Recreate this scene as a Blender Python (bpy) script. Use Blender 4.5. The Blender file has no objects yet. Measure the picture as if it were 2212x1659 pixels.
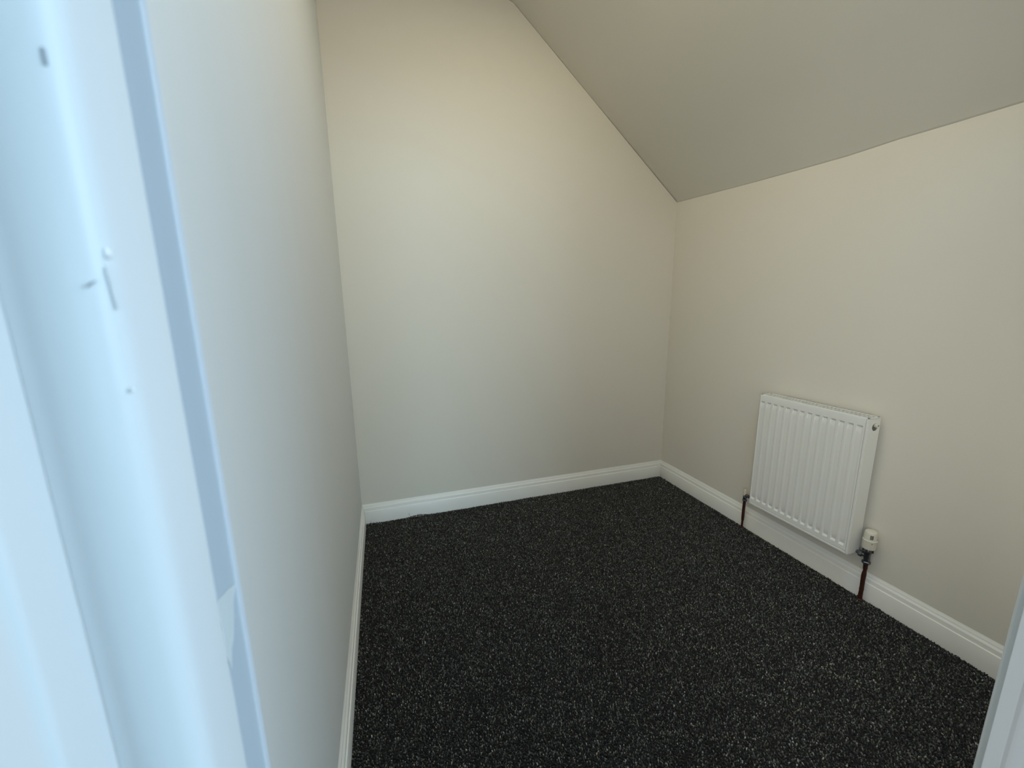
import bpy, bmesh, math, random
import numpy as np
from mathutils import Vector, Matrix
random.seed(7); rng = np.random.default_rng(7)
scn = bpy.context.scene
C = scn.collection

# ------------------------------------------------------------------ camera
H = 1.30
cam_d = bpy.data.cameras.new('camera'); cam = bpy.data.objects.new('camera', cam_d); C.objects.link(cam)
yaw, pitch, roll = 0.3100, 0.1933, -0.0124
cy, sy, cp, sp = math.cos(yaw), math.sin(yaw), math.cos(pitch), math.sin(pitch)
F = Vector((sy*cp, cy*cp, -sp)); Rt = Vector((cy, -sy, 0)); U = Rt.cross(F)
r_ = math.cos(roll)*Rt + math.sin(roll)*U; u_ = math.cos(roll)*U - math.sin(roll)*Rt
M = Matrix((( r_.x, u_.x, -F.x, 0), (r_.y, u_.y, -F.y, 0), (r_.z, u_.z, -F.z, H), (0, 0, 0, 1)))
cam.matrix_world = M
cam_d.sensor_width = 36; cam_d.lens = 866.99/2212*36; cam_d.clip_start = 0.005
cam_d.dof.use_dof = True; cam_d.dof.focus_distance = 2.2; cam_d.dof.aperture_fstop = 9.0
scn.camera = cam

# ------------------------------------------------------------------ world, lights, exposure
w = bpy.data.worlds.new('world'); scn.world = w; w.use_nodes = True
bg = w.node_tree.nodes['Background']; bg.inputs[0].default_value = (0.66, 0.84, 1.0, 1); bg.inputs[1].default_value = 0.01

def area(name, loc, target, sx, sy_, power, col):
    l = bpy.data.lights.new(name, 'AREA'); l.shape = 'RECTANGLE'; l.size = sx; l.size_y = sy_
    l.energy = power; l.color = col
    o = bpy.data.objects.new(name, l); C.objects.link(o); o.location = loc
    o.rotation_euler = (Vector(target)-Vector(loc)).to_track_quat('-Z', 'Y').to_euler()
    return o
area('landing_window_light', (2.1, -1.10, 1.75), (0.1, 0.6, 1.25), 1.0, 1.1, 34, (0.54, 0.79, 1.0))
area('jamb_fill_light', (1.6, -0.25, 1.9), (-0.1, 0.12, 1.3), 0.6, 1.0, 10, (0.62, 0.82, 1.0))  # added fill that brightens the left door stop; no window known here
area('landing_side_window_light', (-2.3, -1.75, 1.10), (1.9, 1.3, 0.5), 1.5, 1.5, 38, (0.92, 0.96, 1.0))
area('far_low_fill_light', (0.42, -6.5, 0.95), (0.3, 2.4, 0.4), 3.2, 1.8, 150, (0.52, 0.80, 1.0))  # distant unseen fill, added to lift the lower back wall through the doorway
area('roof_window_light', (1.22, 0.50, 2.53), (0.59, 0.50, 1.755), 0.5, 0.45, 7.5, (0.40, 0.66, 1.0))
area('front_low_fill_light', (1.25, 0.215, 0.75), (1.25, 3, 0.6), 0.9, 0.8, 2.0, (1.0, 0.97, 0.86))  # low fill added inside the room for the dim lower walls
area('over_door_fill_light', (0.3, 0.217, 2.40), (0.3, 3, 2.0), 0.9, 0.5, 6.0, (1.0, 0.85, 0.58))  # invented warm fill above the door, lights the upper walls
area('room_ceiling_lamp', (0.70, 1.40, 2.90), (0.70, 1.40, 0), 0.5, 0.5, 6.0, (1.0, 0.86, 0.57))

vs = scn.view_settings
vs.view_transform = 'Standard'; vs.look = 'None'; vs.gamma = 1; vs.use_curve_mapping = False
vs.exposure = 0.19

# ------------------------------------------------------------------ helpers
def mat(name, col, rough=0.6, metal=0.0, nscale=0, nstr=0.0, var=0.0, vscale=3.0, bump_d=0.001, spec=0.5, col2=None):
    m = bpy.data.materials.new(name); m.use_nodes = True
    nt = m.node_tree; b = nt.nodes['Principled BSDF']
    b.inputs['Base Color'].default_value = (*col, 1); b.inputs['Roughness'].default_value = rough
    b.inputs['Metallic'].default_value = metal; b.inputs['Specular IOR Level'].default_value = spec
    tc = nt.nodes.new('ShaderNodeTexCoord')
    if nstr:
        n = nt.nodes.new('ShaderNodeTexNoise'); n.inputs['Scale'].default_value = nscale; n.inputs['Detail'].default_value = 4
        nt.links.new(tc.outputs['Object'], n.inputs['Vector'])
        bp = nt.nodes.new('ShaderNodeBump'); bp.inputs['Strength'].default_value = nstr; bp.inputs['Distance'].default_value = bump_d
        nt.links.new(n.outputs['Fac'], bp.inputs['Height']); nt.links.new(bp.outputs['Normal'], b.inputs['Normal'])
    if var:
        n2 = nt.nodes.new('ShaderNodeTexNoise'); n2.inputs['Scale'].default_value = vscale; n2.inputs['Detail'].default_value = 3
        nt.links.new(tc.outputs['Object'], n2.inputs['Vector'])
        mx = nt.nodes.new('ShaderNodeMix'); mx.data_type = 'RGBA'
        c2 = col2 if col2 else tuple(max(0, c*(1-var)) for c in col)
        mx.inputs['A'].default_value = (*col, 1); mx.inputs['B'].default_value = (*c2, 1)
        nt.links.new(n2.outputs['Fac'], mx.inputs['Factor']); nt.links.new(mx.outputs['Result'], b.inputs['Base Color'])
    return m

M_wall_left_cool_lit = mat('plaster_left_cool_lit', (0.76, 0.765, 0.735), 0.85, nscale=180, nstr=0.25, var=0.04, vscale=1.5, bump_d=0.0006, spec=0.25)  # same white paint as the other walls, cool daylight tinted into the colour
M_wall = mat('painted_plaster', (0.82, 0.775, 0.68), 0.85, nscale=180, nstr=0.25, var=0.04, vscale=1.5, bump_d=0.0006, spec=0.25)
M_ceil = mat('painted_ceiling', (0.75, 0.715, 0.63), 0.9, nscale=160, nstr=0.2, var=0.04, vscale=1.5, bump_d=0.0006, spec=0.2)
M_trim = mat('gloss_white_trim', (0.93, 0.92, 0.865), 0.32, nscale=25, nstr=0.12, var=0.03, vscale=6, bump_d=0.0008)
M_frame = mat('gloss_white_door_frame', (0.79, 0.805, 0.80), 0.45, nscale=14, nstr=0.25, var=0.05, vscale=5, bump_d=0.0012)
M_lip = mat('grey_undercoat', (0.66, 0.70, 0.74), 0.55, nscale=20, nstr=0.2, var=0.05, vscale=8, bump_d=0.0008)
M_drip = mat('white_gloss_drip', (0.97, 0.97, 0.97), 0.3, nscale=40, nstr=0.05, bump_d=0.0002)
M_patch = mat('matt_paint_patch', (0.86, 0.86, 0.83), 0.7, nscale=60, nstr=0.2, bump_d=0.0004)
M_scuff = mat('grey_scuff', (0.42, 0.45, 0.48), 0.7, var=0.3, vscale=200)
M_rad = mat('radiator_enamel', (0.87, 0.87, 0.83), 0.35, nscale=90, nstr=0.05, var=0.02, vscale=4, bump_d=0.0004)
M_raddark = mat('radiator_inner_steel', (0.16, 0.16, 0.14), 0.7, var=0.3, vscale=30)
M_plastic = mat('cream_plastic', (0.78, 0.74, 0.62), 0.4, var=0.03, vscale=30)
M_black = mat('dark_slot', (0.05, 0.05, 0.045), 0.6, var=0.2, vscale=100)
M_chrome = mat('tarnished_chrome', (0.22, 0.23, 0.26), 0.28, metal=0.85, nscale=80, nstr=0.2, var=0.5, vscale=90, col2=(0.08, 0.08, 0.09))
M_copper = mat('darkened_copper', (0.085, 0.022, 0.012), 0.5, metal=0.35, nscale=120, nstr=0.4, var=0.5, vscale=60, col2=(0.035, 0.012, 0.008))
M_floor = mat('carpet_backing', (0.012, 0.012, 0.011), 0.95, nscale=300, nstr=0.5, var=0.3, vscale=50)
M_hall = mat('landing_floor', (0.10, 0.10, 0.095), 0.9, nscale=200, nstr=0.4, var=0.2, vscale=20)

def link(name, bm, m, parent=None, smooth=False, kind=None):
    me = bpy.data.meshes.new(name); bmesh.ops.recalc_face_normals(bm, faces=bm.faces)
    bm.to_mesh(me); bm.free()
    if smooth:
        for p in me.polygons: p.use_smooth = True
    me.materials.append(m)
    o = bpy.data.objects.new(name, me); C.objects.link(o)
    if parent: o.parent = parent
    if kind: o['kind'] = kind
    return o

def empty(name, loc=(0, 0, 0), label=None, cat=None, kind=None, group=None):
    o = bpy.data.objects.new(name, None); C.objects.link(o); o.location = loc; o.empty_display_size = 0.05
    if label: o['label'] = label
    if cat: o['category'] = cat
    if kind: o['kind'] = kind
    if group: o['group'] = group
    return o

def box(bm, x0, x1, y0, y1, z0, z1, bev=0.0, seg=2):
    vv = [bm.verts.new(v) for v in [(x0,y0,z0),(x1,y0,z0),(x1,y1,z0),(x0,y1,z0),(x0,y0,z1),(x1,y0,z1),(x1,y1,z1),(x0,y1,z1)]]
    fs = [bm.faces.new([vv[i] for i in f]) for f in [(0,3,2,1),(4,5,6,7),(0,1,5,4),(1,2,6,5),(2,3,7,6),(3,0,4,7)]]
    if bev:
        es = set(e for f in fs for e in f.edges)
        bmesh.ops.bevel(bm, geom=list(es), offset=bev, segments=seg, affect='EDGES', profile=0.5)
    return bm

def prism(bm, poly, fmap, t0, t1, n=1):
    """sweep a 2-D polygon along one axis; fmap(p, q, t) -> xyz"""
    rings = []
    for k in range(n+1):
        t = t0+(t1-t0)*k/n
        rings.append([bm.verts.new(fmap(p, q, t)) for p, q in poly])
    N = len(poly)
    for a, b in zip(rings, rings[1:]):
        for i in range(N):
            bm.faces.new((a[i], a[(i+1) % N], b[(i+1) % N], b[i]))
    bm.faces.new(rings[0][::-1]); bm.faces.new(rings[-1])

def rounded(pts, radii, seg=5):
    out = []; n = len(pts)
    for i, (p, r) in enumerate(zip(pts, radii)):
        p = Vector(p); a = Vector(pts[i-1])-p; b = Vector(pts[(i+1) % n])-p
        if r <= 0: out.append(tuple(p)); continue
        r = min(r, a.length*0.45, b.length*0.45)
        A = p+a.normalized()*r; B = p+b.normalized()*r
        for k in range(seg+1):
            t = k/seg; out.append(tuple(A*(1-t)**2+p*2*t*(1-t)+B*t*t))
    return out

def lathe(bm, prof, cx, cy_, seg=24, axis='z', c3=0.0, twist=0.0, smoothcap=True):
    """prof: list of (h, r)"""
    rings = []
    for h, r in prof:
        ring = []
        for k in range(seg):
            a = 2*math.pi*k/seg+twist
            if axis == 'z': co = (cx+r*math.cos(a), cy_+r*math.sin(a), h)
            elif axis == 'y': co = (cx+r*math.cos(a), h, cy_+r*math.sin(a))
            else: co = (h, cx+r*math.cos(a), cy_+r*math.sin(a))
            ring.append(bm.verts.new(co))
        rings.append(ring)
    for a, b in zip(rings, rings[1:]):
        for k in range(seg): bm.faces.new((a[k], a[(k+1) % seg], b[(k+1) % seg], b[k]))
    bm.faces.new(rings[0][::-1]); bm.faces.new(rings[-1])

def autosmooth(o, deg=35):
    me = o.data
    for p in me.polygons: p.use_smooth = True
    bm = bmesh.new(); bm.from_mesh(me); lim = math.radians(deg)
    for e in bm.edges:
        if len(e.link_faces) == 2 and e.calc_face_angle(0) > lim: e.smooth = False
    bm.to_mesh(me); bm.free()

# ------------------------------------------------------------------ room shell
XL, XR, YB, YF = -0.190, 1.970, 2.4243, 0.203
XRIDGE, ZC = 0.7988, 2.936
TH = 0.10
eave = [(2.4243, 1.978), (2.30, 1.971), (2.01, 1.953), (1.80, 1.941), (1.589, 1.931), (1.353, 1.921), (1.167, 1.922), (1.013, 1.917), (0.844, 1.913), (0.5, 1.902), (YF, 1.892)]

bm = bmesh.new(); box(bm, XL-TH, XR+TH, YF-0.09, YB+TH, -0.12, -0.006); 
floor = link('floor', bm, M_floor, kind='structure')
bm = bmesh.new(); box(bm, -1.2, 2.2, -1.6, YF-0.0905, -0.12, -0.004)
link('landing_floor', bm, M_hall, kind='structure').name = 'floor_landing'

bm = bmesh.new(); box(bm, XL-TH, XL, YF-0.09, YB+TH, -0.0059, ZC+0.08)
link('wall_left', bm, M_wall_left_cool_lit, kind='structure')
# back wall: gable shape under the sloping ceiling
bm = bmesh.new()
poly = [(XL, -0.0059), (XR, -0.0059), (XR, 1.972), (XRIDGE, ZC+0.0), (XL, ZC)]
prism(bm, poly, lambda p, q, t: (p, t, q), YB, YB+TH)
link('wall_back', bm, M_wall, kind='structure')
# right knee wall, its top edge following the slightly uneven eaves
bm = bmesh.new()
ev = [(y, z) for y, z in eave]
poly = [(YB+TH, -0.0059)] + [(YB+TH, 1.978)] + ev + [(YF-0.09, 1.889), (YF-0.09, -0.0059)]
prism(bm, [(y, z+0.012 if z > 0 else z) for y, z in poly], lambda p, q, t: (t, p, q), XR, XR+TH)
link('wall_right', bm, M_wall, kind='structure')
# sloping + flat ceiling as one slab with thickness, softly filled joint at the eaves
bm = bmesh.new()
cols = []
for y, z in [(YB+TH, 1.978)] + eave + [(YF-0.09, 1.889)]:
    s = (ZC-z)/(XR-XRIDGE)
    pts = [(XR+0.0, z-0.006), (XR-0.006, z+0.001), (XR-0.014, z+0.014*s), (XR-0.3, z+0.3*s+0.002*math.sin(y*5)), (XR-0.7, z+0.7*s), (XRIDGE+0.02, ZC-0.014), (XRIDGE-0.02, ZC-0.001), (XRIDGE-0.1, ZC), (XL, ZC),
           (XL, ZC+0.1), (XRIDGE, ZC+0.1), (XR+TH, z+0.1-0.08*s), (XR+TH, z)]
    cols.append([bm.verts.new((p, y, q)) for p, q in pts])
for a, b in zip(cols, cols[1:]):
    n = len(a)
    for i in range(n): bm.faces.new((a[i], a[(i+1) % n], b[(i+1) % n], b[i]))
bm.faces.new(cols[0][::-1]); bm.faces.new(cols[-1])
o = link('ceiling', bm, M_ceil, kind='structure'); autosmooth(o, 60)

# front wall with door opening
OX0, OX1, OZ = -0.098, 0.693, 1.995
bm = bmesh.new()
y0, y1 = 0.116, YF
poly = [(XL, -0.0059), (OX0, -0.0059), (OX0, OZ), (OX1, OZ), (OX1, -0.0059), (XR, -0.0059), (XR, 1.889), (XRIDGE, ZC), (XL, ZC)]
prism(bm, poly, lambda p, q, t: (p, t, q), y0, y1)
link('wall_front', bm, M_wall, kind='structure')
# the landing side of the same wall carries on to either side
bm = bmesh.new(); box(bm, -1.2, XL-TH-0.0005, 0.116, YF, -0.0035, 2.9); box(bm, XR+TH+0.0005, 2.6, 0.116, YF, -0.0035, 2.9)
link('wall_landing', bm, M_wall, kind='structure')

# ------------------------------------------------------------------ skirting boards
prof = [(0.0, -0.005), (0.016, -0.005), (0.016, 0.0800), (0.0156, 0.0808), (0.0125, 0.0820), (0.0120, 0.0832), (0.0120, 0.0985), (0.0112, 0.1010), (0.0070, 0.1050), (0.0056, 0.1075), (0.0054, 0.1125), (0.0042, 0.1142), (0.0012, 0.1200), (0.0, 0.1235)]
def skirting(name, A, B, inward, m0, m1):
    """A,B on the wall line; mitre: the ends are pulled in by the offset where m is 1"""
    A = Vector(A); B = Vector(B); d = (B-A).normalized(); n = Vector(inward)
    bm = bmesh.new(); K = 24; rings = []
    for k in range(K+1):
        t = k/K; ring = []
        for off, z in prof:
            a = A+d*off*m0; b = B-d*off*m1
            p = a.lerp(b, t)+n*(off+ (0.0006*math.sin(7*t+A.x) if off > 0.004 else 0))
            ring.append(bm.verts.new((p.x, p.y, z)))
        rings.append(ring)
    N = len(prof)
    for a, b in zip(rings, rings[1:]):
        for i in range(N): bm.faces.new((a[i], a[(i+1) % N], b[(i+1) % N], b[i]))
    bm.faces.new(rings[0][::-1]); bm.faces.new(rings[-1])
    o = link(name, bm, M_trim, kind='structure'); autosmooth(o, 50); return o
g = 0.0003
skirting('baseboard_back', (XL+g, YB-g), (XR-g, YB-g), (0, -1), 1, 1)
skirting('baseboard_left', (XL+g, YF+g), (XL+g, YB-g), (1, 0), 0, 1)
skirting('baseboard_right', (XR-g, YF+g), (XR-g, YB-g), (-1, 0), 0, 1)

# ------------------------------------------------------------------ door frame (no leaf in view)
door = empty('door_1', (0.2976, 0.155, 0), kind='structure')
door.location = (0, 0, 0)
XM = 0.2976
def side(s):   # s=-1 left as modelled, +1 mirrored
    return (lambda x: x) if s < 0 else (lambda x: 2*XM-x)
ZH = 1.975
def vert_profile(name, pts, radii, s, z0=-0.003, z1=ZH, m=M_frame):
    f = side(s); bm = bmesh.new()
    pl = rounded(pts, radii)
    prism(bm, pl, lambda p, q, t: (f(p)+0.0006*math.sin(t*2.1+1), q+0.0005*math.sin(t*3.3), t), z0, z1, n=28)
    o = link(name, bm, m, door); autosmooth(o, 40); return o
for s in (-1, 1):
    vert_profile('jamb', [(-0.0975, 0.1165), (-0.083, 0.1165), (-0.083, 0.2025), (-0.0975, 0.2025)], [0, 0.001, 0.001, 0], s)
    st = vert_profile('door_stop', [(-0.0828, 0.127), (-0.063, 0.127), (-0.063, 0.155), (-0.0828, 0.155)], [0, 0.0085, 0.0012, 0], s)
    if s < 0: stop_left = st
    yl = 0.1955 if s < 0 else 0.187
    lp = vert_profile('inner_lip', [(-0.0828, yl), (-0.0716, yl), (-0.0716, 0.2005), (-0.0828, 0.2005)], [0, 0.0012, 0.0006, 0], s, m=M_lip if s < 0 else M_frame)
    if s < 0: lip_left = lp
    vert_profile('architrave', [(-0.145, 0.1158), (-0.0755, 0.1158), (-0.0755, 0.1005), (-0.092, 0.0985), (-0.100, 0.1015), (-0.135, 0.1045), (-0.145, 0.107)],
                 [0, 0.0004, 0.0028, 0.003, 0.003, 0.002, 0.002], s, z1=ZH+0.06)
    f = side(s)
    bm = bmesh.new(); x0, x1 = sorted((f(-0.150), f(-0.0985))); box(bm, x0, x1, YF+0.0004, YF+0.013, -0.003, ZH+0.06, 0.003)
    link('architrave', bm, M_frame, door)
xa, xb = -0.0975, 2*XM+0.0975
bm = bmesh.new(); box(bm, xa, xb, 0.1165, 0.2025, ZH+0.0005, ZH+0.018); link('head', bm, M_frame, door)
bm = bmesh.new(); box(bm, -0.0625, 2*XM+0.0625, 0.127, 0.155, ZH-0.02, ZH, 0.002); link('door_stop', bm, M_frame, door)
bm = bmesh.new(); box(bm, -0.0745, 2*XM+0.0745, 0.1, 0.1158, ZH+0.005, ZH+0.0595, 0.003); link('architrave', bm, M_frame, door)

def blob(bm, c, r, sx=1, sy_=1, sz=1, seg=12):
    res = bmesh.ops.create_icosphere(bm, subdivisions=3, radius=r)
    for v in res['verts']:
        n = 1+0.18*math.sin(9*v.co.x/r+2)*math.cos(5*v.co.z/r)
        v.co = Vector((v.co.x*sx*n, v.co.y*sy_*n, v.co.z*sz*n))+Vector(c)
# dried paint drip, runs and specks on the stop; scuffs; the lighter patch on the lip
bm = bmesh.new(); blob(bm, (-0.0640, 0.1310, 1.3140), 0.0012, 0.5, 1.0, 1.2); link('paint_drip', bm, M_drip, stop_left, True)
bm = bmesh.new(); blob(bm, (-0.0634, 0.1292, 1.2795), 0.0005, 0.8, 0.8, 1.4); link('paint_speck', bm, M_drip, stop_left, True)
bm = bmesh.new()
for k in range(6):
    blob(bm, (-0.0642+0.00008*k, 0.1296+0.00008*k, 1.3095-0.0016*k), 0.0006, 0.5, 0.5, 2.2)
link('paint_run', bm, M_frame, stop_left, True)
bm = bmesh.new(); box(bm, -0.0668, -0.0664, 0.1272, 0.1284, 1.3535, 1.3570, 0.0001); link('scuff', bm, M_scuff, stop_left)
def poly_plate(name, pts, y, th, m, parent):
    bm = bmesh.new()
    a = [bm.verts.new((x, y, z)) for x, z in pts]; b = [bm.verts.new((x, y-th, z)) for x, z in pts]
    bm.faces.new(a); bm.faces.new(b[::-1]); n = len(pts)
    for i in range(n): bm.faces.new((a[i], a[(i+1) % n], b[(i+1) % n], b[i]))
    return link(name, bm, m, parent)
poly_plate('scratch', [(-0.0672, 1.3053), (-0.0668, 1.3062), (-0.0660, 1.3068), (-0.0650, 1.3072), (-0.0657, 1.3066), (-0.0666, 1.3058)], 0.1266, 0.0003, M_scuff, stop_left)
k = 0.1955/0.200
pp = [(-0.0724, 1.1732), (-0.0745, 1.1640), (-0.0757, 1.1523), (-0.0768, 1.1440), (-0.0781, 1.1389), (-0.0793, 1.1285), (-0.0805, 1.1395), (-0.0806, 1.1460), (-0.0800, 1.1519), (-0.0806, 1.1623), (-0.0798, 1.1669), (-0.0776, 1.1690), (-0.0752, 1.1716)]
pp = [(-0.0721-(abs(x)-0.0724)*1.02, 1.3+(z-1.3)*k) for x, z in pp]
poly_plate('bare_patch', pp, 0.1953, 0.0005, M_patch, lip_left)

# ------------------------------------------------------------------ carpet
def carpet():
    sp_ = 0.0051
    xs = np.arange(XL+0.018, XR-0.018, sp_); ys = np.arange(YF-0.086, YB-0.016, sp_)
    X, Y = np.meshgrid(xs, ys); X = X.ravel(); Y = Y.ravel()
    keep = (Y > YF+0.004) | ((X > -0.080) & (X < 0.675) & (Y > 0.118))
    X, Y = X[keep], Y[keep]; n = len(X)
    X = X+rng.uniform(-.0024, .0024, n); Y = Y+rng.uniform(-.0024, .0024, n)
    # the pile rides up against the skirting in one place and in the far left corner
    lift = 0.011*np.exp(-((X-0.135)/0.055)**2-((YB-0.016-Y)/0.02)**2)+0.006*np.exp(-((X-XL-0.016)/0.09)**2-((YB-0.016-Y)/0.02)**2)
    lift -= 0.004*np.exp(-((X-XL-0.016)/0.012)**2-((YB-0.016-Y)/0.012)**2)
    lift += 0.0022*np.sin(X*23+np.sin(Y*9)*2)*np.sin(Y*19+np.sin(X*7)*2)*0.5
    h = rng.uniform(.0050, .0085, n); r = rng.uniform(.0017, .0031, n)
    lean = rng.uniform(0, .0042, n); la = rng.uniform(0, 2*np.pi, n); rot = rng.uniform(0, 2*np.pi, n)
    lx, ly = lean*np.cos(la), lean*np.sin(la); z0 = -0.0062+lift
    V = np.zeros((n, 7, 3), np.float32)
    for k in range(3):
        a = rot+k*2*np.pi/3
        V[:, k, 0] = X+r*np.cos(a)*.75; V[:, k, 1] = Y+r*np.sin(a)*.75; V[:, k, 2] = z0
        a = a+.6
        V[:, 3+k, 0] = X+lx*.6+r*np.cos(a); V[:, 3+k, 1] = Y+ly*.6+r*np.sin(a); V[:, 3+k, 2] = z0+h*.68
    V[:, 6, 0] = X+lx; V[:, 6, 1] = Y+ly; V[:, 6, 2] = z0+h
    inw = V[:, :, 0] ; np.clip(inw, XL+0.0164, XR-0.0164, out=inw)
    np.clip(V[:, :, 1], None, YB-0.0164, out=V[:, :, 1])
    T = np.array([[0,1,4],[0,4,3],[1,2,5],[1,5,4],[2,0,3],[2,3,5],[3,4,6],[4,5,6],[5,3,6]], np.int32)
    Fc = (T[None]+(np.arange(n, dtype=np.int32)*7)[:, None, None]).reshape(-1, 3)
    me = bpy.data.meshes.new('carpet_pile')
    me.vertices.add(n*7); me.vertices.foreach_set('co', V.reshape(-1))
    me.loops.add(len(Fc)*3); me.loops.foreach_set('vertex_index', Fc.reshape(-1))
    me.polygons.add(len(Fc)); me.polygons.foreach_set('loop_start', np.arange(0, len(Fc)*3, 3, dtype=np.int32))
    me.update()
    # yarn colour of every tuft: charcoal heather with black, grey and a few tan or olive ends
    t = rng.random(n); base = np.empty((n, 3), np.float32)
    base[:] = (0.030, 0.031, 0.029)
    base[t < .42] = (0.008, 0.008, 0.008)
    base[(t > .66)] = (0.080, 0.083, 0.076)
    base[(t > .88)] = (0.165, 0.168, 0.152)
    base[(t > .975)] = (0.34, 0.34, 0.31)
    c = rng.random(n); base[c < .08] *= (1.25, 1.0, .72); base[(c > .08) & (c < .14)] *= (.9, 1.12, .8)
    base *= rng.uniform(.9, 1.6, (n, 1))
    col = np.ones((n, 7, 4), np.float32); col[:, :, :3] = base[:, None]
    at = me.color_attributes.new('yarn', 'FLOAT_COLOR', 'POINT'); at.data.foreach_set('color', col.reshape(-1))
    m = bpy.data.materials.new('carpet_yarn'); m.use_nodes = True; nt = m.node_tree; b = nt.nodes['Principled BSDF']
    a = nt.nodes.new('ShaderNodeVertexColor'); a.layer_name = 'yarn'; nt.links.new(a.outputs['Color'], b.inputs['Base Color'])
    b.inputs['Roughness'].default_value = .75; b.inputs['Specular IOR Level'].default_value = .25
    b.inputs['Sheen Weight'].default_value = .15
    me.materials.append(m); me.polygons.foreach_set('use_smooth', np.ones(len(Fc), bool))
    o = bpy.data.objects.new('carpet_pile', me); C.objects.link(o); o.parent = floor; o['kind'] = 'stuff'
carpet()
def wire(name, pts, r, m, parent):
    bm = bmesh.new(); rings = []
    for i, p in enumerate(pts):
        p = Vector(p); d = (Vector(pts[min(i+1, len(pts)-1)])-Vector(pts[max(i-1, 0)])).normalized()
        a = d.cross(Vector((0, 1, 0.3))).normalized(); b = d.cross(a)
        rings.append([bm.verts.new(p+r*(math.cos(q)*a+math.sin(q)*b)) for q in (0, 1.57, 3.14, 4.71)])
    for A, B in zip(rings, rings[1:]):
        for k in range(4): bm.faces.new((A[k], A[(k+1) % 4], B[(k+1) % 4], B[k]))
    bm.faces.new(rings[0][::-1]); bm.faces.new(rings[-1])
    return link(name, bm, m, parent, True)
wire('loose_thread', [(0.089, 2.402, 0.004), (0.087, 2.4030, 0.014), (0.082, 2.4045, 0.019), (0.0805, 2.4060, 0.030)], 0.0006, M_black, floor)
wire('loose_thread', [(-0.150, 2.402, 0.002), (-0.148, 2.4040, 0.010), (-0.143, 2.4050, 0.019)], 0.0005, M_black, floor)

# ------------------------------------------------------------------ radiator
FX, BX = 1.877, 1.950          # front face, back
Y0, Y1, Z0, Z1 = 1.062, 1.563, 0.206, 0.826
rad = empty('radiator', (0, 0, 0), 'white pressed steel panel radiator fixed low on the right wall between its two valves', 'radiator')
rad.location = (FX, (Y0+Y1)/2, Z0)
RP = Vector(rad.location)
def rlink(name, bm, m, smooth=False, parent=None, auto=None):
    bmesh.ops.translate(bm, verts=bm.verts, vec=-RP)
    o = link(name, bm, m, parent or rad, smooth)
    if auto: autosmooth(o, auto)
    return o
# pressed front panel: 14 vertical flutes with sloping ends
NF = 14; pit = 0.0350; yc0 = 1.0925
ch = [yc0+pit*i for i in range(NF)]
ys = {Y0+0.0099, Y1-0.0015}
for c in ch:
    for dx in (-.0145, -.0118, -.0105, -.0092, -.0075, -.004, 0, .004, .0075, .0092, .0105, .0118, .0145): ys.add(c+dx)
ys = sorted(ys)
zt, zb = 0.7905, 0.2375
zs = sorted({Z0+0.0125, Z0+0.02, zb-.001, zb, zb+.0045, zb+.009, zb+.012, zb+.018, zb+.024, zb+.031, zb+.038, .35, .5, .65, zt-.038, zt-.031, zt-.024, zt-.018, zt-.012, zt-.008, zt-.004, zt, zt+.001, Z1-.012, Z1-.004, Z1-.001})
def depth(y, z):
    i = min(range(NF), key=lambda q: abs(ch[q]-y)); u = abs(y-ch[i])
    s = 1 if u <= .0086 else max(0, (.0145-u)/.0059); s = s*s*(3-2*s)
    e = min(1, max(0, (z-zb)/.009), max(0, (zt-z)/.008))
    m = min(z-zb, zt-z); k = max(0, 1-max(0, m-.008)/.030); k = k*k
    w2 = 1 if u <= .0092 else max(0, (.0118-u)/.0026)
    return (0.0009*s*(1-k)+0.0062*w2*k)*e
bm = bmesh.new(); G = []
for z in zs:
    xr = 0.004 if z > Z1-.002 else (0.0012 if z > Z1-.005 else 0)
    G.append([bm.verts.new((FX+0.0006+depth(y, z)+xr, y, z)) for y in ys])
for a, b in zip(G, G[1:]):
    for i in range(len(ys)-1): bm.faces.new((a[i], a[i+1], b[i+1], b[i]))
# folded rims so the panel has thickness
def rim(vs_, d):
    nv = [bm.verts.new(v.co+Vector(d)) for v in vs_]
    for a, b, c, e in zip(vs_, vs_[1:], nv[1:], nv): bm.faces.new((a, b, c, e))
rim(G[0], (0.010, 0, 0)); rim(G[-1], (0.010, 0, 0)); rim([g_[0] for g_ in G], (0.010, 0, 0)); rim([g_[-1] for g_ in G], (0.010, 0, 0))
o = rlink('front_panel', bm, M_rad, auto=28)
bm = bmesh.new(); box(bm, FX-0.0012, FX+0.010, Y0+0.0095, Y1-0.001, Z0, Z0+0.0105, 0.0018); rlink('bottom_rail', bm, M_rad)
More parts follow.
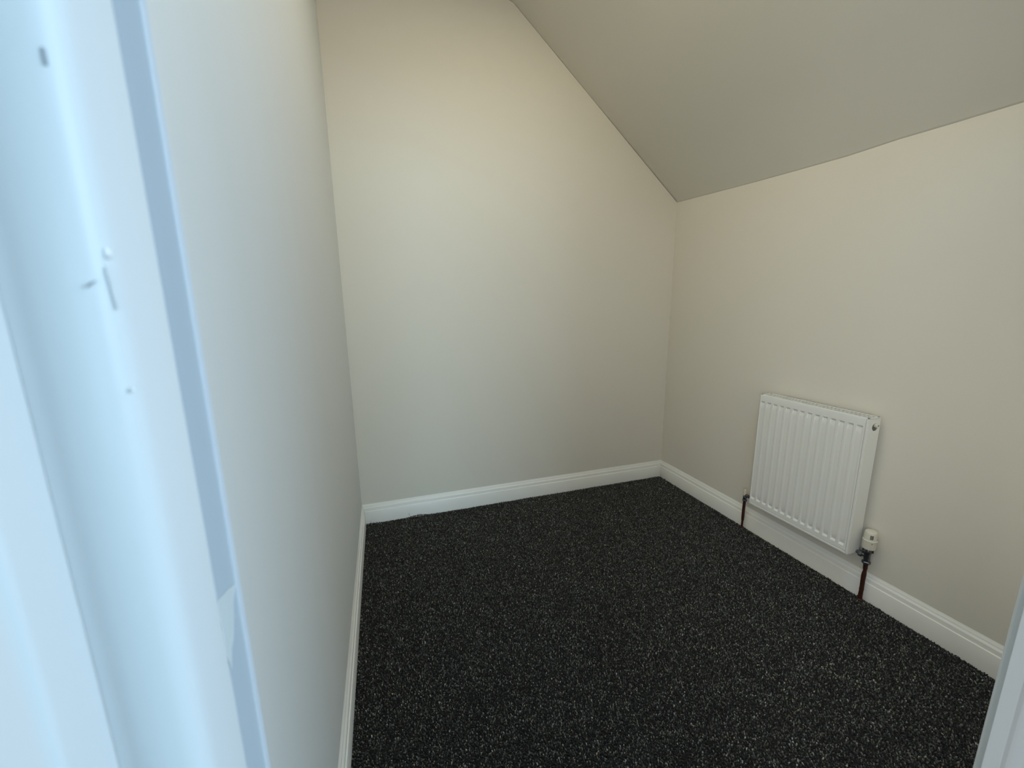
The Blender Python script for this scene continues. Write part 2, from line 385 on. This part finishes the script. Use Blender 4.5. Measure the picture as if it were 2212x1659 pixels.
# near and far side panels; the near one has the round opening for the bleed valve
def side_panel(y, th, hole):
    bm = bmesh.new(); x0, x1, z0, z1 = FX+0.001, BX, Z0+0.001, Z1-0.004
    hx, hz, hr = 1.9195, 0.7860, 0.0165
    zz = z1-0.062
    for yy in (y, y+th):
        a = [bm.verts.new(p) for p in ((x0, yy, z0), (x1, yy, z0), (x1, yy, zz), (x0, yy, zz))]; bm.faces.new(a)
    N = 32
    def rect(a):
        c, s = math.cos(a), math.sin(a)
        tx = ((x1-hx) if c > 0 else (x0-hx))/c if abs(c) > 1e-6 else 1e9
        tz = ((z1-hz) if s > 0 else (zz-hz))/s if abs(s) > 1e-6 else 1e9
        t = min(tx, tz); return hx+c*t, hz+s*t
    angs = sorted([2*math.pi*k/N for k in range(N)]+[math.atan2(q-hz, p-hx) % (2*math.pi) for p in (x0, x1) for q in (zz, z1)])
    inner = []
    for yy in (y, y+th):
        A = [bm.verts.new((*[rect(a)[0]], yy, rect(a)[1])) for a in angs]
        B = [bm.verts.new((hx+hr*math.cos(a)*(1 if hole else .02), yy, hz+hr*math.sin(a)*(1 if hole else .02))) for a in angs]; inner.append(B)
        for i in range(len(angs)):
            j = (i+1) % len(angs); bm.faces.new((A[i], A[j], B[j], B[i]))
    for i in range(len(angs)):
        j = (i+1) % len(angs); bm.faces.new((inner[0][i], inner[0][j], inner[1][j], inner[1][i]))
    box(bm, x0-0.0018, x0+0.0012, y if hole else y+th-0.003, (y+0.0088) if hole else (y+th), z0, z1+0.001, 0.0012)   # rolled front flange
    return rlink('side_panel', bm, M_rad)
side_panel(Y0, 0.0012, True); side_panel(Y1-0.0012, 0.0012, False)
bm = bmesh.new(); box(bm, BX-0.010, BX-0.001, Y0+0.004, Y1-0.004, Z0+0.004, Z1-0.012, 0.002); rlink('back_panel', bm, M_rad)
bm = bmesh.new()
for i in range(28):
    yy = Y0+0.024+i*0.0165; box(bm, FX+0.013, BX-0.013, yy, yy+0.0012, Z0+0.03, Z1-0.04)
fo = rlink('convector_fins', bm, M_raddark); fo['kind'] = 'stuff'
bm = bmesh.new()   # top grille: rails and cross bars with open slots
box(bm, FX+0.003, FX+0.015, Y0+0.001, Y1-0.001, Z1-0.0035, Z1, 0.001)
box(bm, BX-0.014, BX-0.002, Y0+0.001, Y1-0.001, Z1-0.0035, Z1, 0.001)
box(bm, (FX+BX)/2-0.004, (FX+BX)/2+0.004, Y0+0.001, Y1-0.001, Z1-0.0035, Z1-0.0004)
for i in range(30):
    yy = Y0+0.006+i*0.01655; box(bm, FX+0.012, BX-0.012, yy, yy+0.0045, Z1-0.003, Z1-0.0008)
box(bm, FX+0.003, BX-0.002, Y0+0.0005, Y0+0.009, Z1-0.0035, Z1, 0.001); box(bm, FX+0.003, BX-0.002, Y1-0.009, Y1-0.0005, Z1-0.0035, Z1, 0.001)
rlink('top_grille', bm, M_rad)
bm = bmesh.new()
lathe(bm, [(Y0+0.003, 0.0105), (Y0+0.02, 0.0105)], 1.9215, 0.7870, 20, 'y'); rlink('inlet_tapping', bm, M_raddark, auto=40)
bm = bmesh.new()
lathe(bm, [(Y0-0.006, 0.0060), (Y0-0.0055, 0.0085), (Y0-0.003, 0.0098), (Y0+0.012, 0.0100)], 1.9265, 0.7925, 18, 'y'); bv = rlink('bleed_plug', bm, M_plastic, auto=40)
bm = bmesh.new(); lathe(bm, [(Y0-0.0066, 0.0026), (Y0-0.004, 0.0026)], 1.9300, 0.7915, 8, 'y'); bmesh.ops.translate(bm, verts=bm.verts, vec=-RP)
link('key_hole', bm, M_black, bv)
for zz in (0.30, 0.72):
    for yy in (1.17, 1.42):
        bm = bmesh.new(); box(bm, BX-0.0012, XR-0.0008, yy, yy+0.03, zz, zz+0.06); rlink('wall_bracket', bm, M_rad)

# ------------------------------------------------------------------ valves and pipes
def pipe(name, x, y, z1, rads, label):
    o = empty(name, (x, y, 0), label, 'pipe')
    bm = bmesh.new(); lathe(bm, [(z, r) for z, r in rads], 0, 0, 18)
    for v in bm.verts:
        if v.co.z > 0.01: v.co.x += 0.0004*math.sin(v.co.z*90); v.co.y += 0.0006*math.sin(v.co.z*70+1)
    t = link('copper_tube', bm, M_copper, o, True); autosmooth(t, 50)
    bm = bmesh.new(); lathe(bm, [(-0.004, 0.0118), (0.002, 0.0118), (0.0048, 0.0092)], 0, 0, 18); t2 = link('floor_collar', bm, M_copper, o); autosmooth(t2, 40)
    return o
PX, PYn, PYf = 1.9375, 1.0215, 1.6440
pipe('heating_pipe', PX, PYn, .176, [(-0.004, .0086), (0.02, .0082), (0.045, .0078), (0.052, .0088), (0.060, .0080), (0.10, .0082), (0.118, .0088), (0.132, .0080), (0.140, .0066), (0.147, .0068), (0.154, .0082), (0.176, .0084)],
     'short dark copper pipe rising from the carpet to the white thermostatic valve')
pipe('heating_pipe', PX, PYf, .168, [(-0.004, .0058), (0.02, .0056), (0.04, .0054), (0.055, .0076), (0.08, .0078), (0.12, .0080), (0.168, .0076)],
     'dark copper pipe rising to the small metal valve at the radiator far end')

def hexnut(bm, z0, z1, r, x=0, y=0, axis='z'):
    lathe(bm, [(z0, r*.9), (z0+(z1-z0)*.15, r), (z1-(z1-z0)*.15, r), (z1, r*.9)], x, y, 6, axis)
tv = empty('thermostatic_valve', (PX, PYn, 0.172), 'white thermostatic radiator valve with chrome body on the near pipe', 'valve')
def tl(name, bm, m, parent=tv, deg=35, base=None):
    o = link(name, bm, m, parent); autosmooth(o, deg); return o
bm = bmesh.new(); hexnut(bm, 0.004, 0.018, 0.0155); tl('pipe_nut', bm, M_chrome)
bm = bmesh.new()
lathe(bm, [(0.017, .0095), (0.024, .0105), (0.034, .0115), (0.050, .0115), (0.056, .0135), (0.061, .0150), (0.068, .0150), (0.074, .0125), (0.082, .0120)], 0, 0, 20)
lathe(bm, [(0.006, .0085), (0.018, .0088), (0.022, .0100)], -0.0015, 0.040, 16, 'y')
tl('valve_body', bm, M_chrome)
bm = bmesh.new(); lathe(bm, [(0.0175, .0130), (0.0195, .0142), (0.0300, .0142), (0.0315, .0130)], -0.0015, 0.040, 6, 'y')
lathe(bm, [(0.0315, .0075), (0.0402, .0075)], -0.0015, 0.040, 16, 'y'); tl('union_nut', bm, M_chrome)
bm = bmesh.new()
for a in (0.3, 1.9, 3.4, 4.9): # small locking lugs round the neck
    bmesh.ops.create_cube(bm, size=1, matrix=Matrix.Translation((0.0165*math.cos(a), 0.0165*math.sin(a), 0.069))@Matrix.Rotation(a, 4, 'Z')@Matrix.Diagonal((.005, .004, .012, 1)))
tl('neck_ring', bm, M_chrome)
# head with ribs
hd = bmesh.new(); SEG = 96
def ribr(r, k, amp): return r-(amp if (k % 4) in (0,) else 0)
profh = [(0.078, .0190, 0), (0.080, .0225, .0), (0.083, .0236, .0008), (0.112, .0240, .0008), (0.114, .0242, 0), (0.1165, .0250, 0), (0.1205, .0250, 0), (0.1215, .0238, 0), (0.1225, .0222, 0), (0.150, .0218, 0), (0.157, .0205, 0), (0.1605, .0180, 0), (0.162, .012, 0)]
rings = [[hd.verts.new((ribr(r, k_, amp)*math.cos(2*math.pi*k_/SEG), ribr(r, k_, amp)*math.sin(2*math.pi*k_/SEG), h)) for k_ in range(SEG)] for h, r, amp in profh]
for a, b in zip(rings, rings[1:]):
    for k_ in range(SEG): hd.faces.new((a[k_], a[(k_+1) % SEG], b[(k_+1) % SEG], b[k_]))
hd.faces.new(rings[0][::-1]); hd.faces.new(rings[-1])
head = link('control_head', hd, M_plastic, tv); autosmooth(head, 30)
view = math.atan2(-1.02, -1.94)
for j in (-1, 0, 1):
    a = view+math.radians(13)+j*0.17
    bm = bmesh.new(); bmesh.ops.create_cube(bm, size=1, matrix=Matrix.Translation((0.0217*math.cos(a), 0.0217*math.sin(a), 0.1385))@Matrix.Rotation(a, 4, 'Z')@Matrix.Diagonal((.0012, .0026, .0190, 1)))
    link('scale_slot', bm, M_black, head)
bm = bmesh.new(); a = view+math.radians(22); bmesh.ops.create_cube(bm, size=1, matrix=Matrix.Translation((0.0237*math.cos(a), 0.0237*math.sin(a), 0.1105))@Matrix.Rotation(a, 4, 'Z')@Matrix.Diagonal((.0014, .004, .003, 1)))
link('pointer_mark', bm, M_raddark, head)

lv = empty('lockshield_valve', (PX, PYf, 0.164), 'small tarnished lockshield valve on the pipe at the radiator far end', 'valve')
bm = bmesh.new(); hexnut(bm, 0.003, 0.014, 0.0128); tl('pipe_nut', bm, M_chrome, lv)
bm = bmesh.new(); lathe(bm, [(0.013, .0085), (0.018, .0100), (0.032, .0100), (0.036, .0085)], 0, 0, 18)
lathe(bm, [(-0.0815, .0062), (-0.030, .0062), (-0.028, .0085), (-0.006, .0085)], -0.0015, 0.042, 14, 'y')
lathe(bm, [(0.030, .0085), (0.050, .0080), (0.054, .006)], 0, 0, 18)
tl('valve_body', bm, M_chrome, lv)
bm = bmesh.new(); lathe(bm, [(0.040, .0098), (0.062, .0090), (0.074, .0080), (0.077, .0055)], 0.0, -0.0, 18); tl('cap', bm, M_plastic, lv)

# labels for the few parts that look different from the rest of their thing
head['label'] = 'cream plastic control head with three dark slots'
bv['label'] = 'small white round bleed plug'
for o in bpy.data.objects:
    if o.name.startswith('bare_patch'): o['label'] = 'pale patch on the grey-blue inner edge'
    elif o.name.startswith('paint_drip'): o['label'] = 'dried white paint drip'
    elif o.name.startswith('cap') and o.parent == lv: o['label'] = 'pale plastic cap'
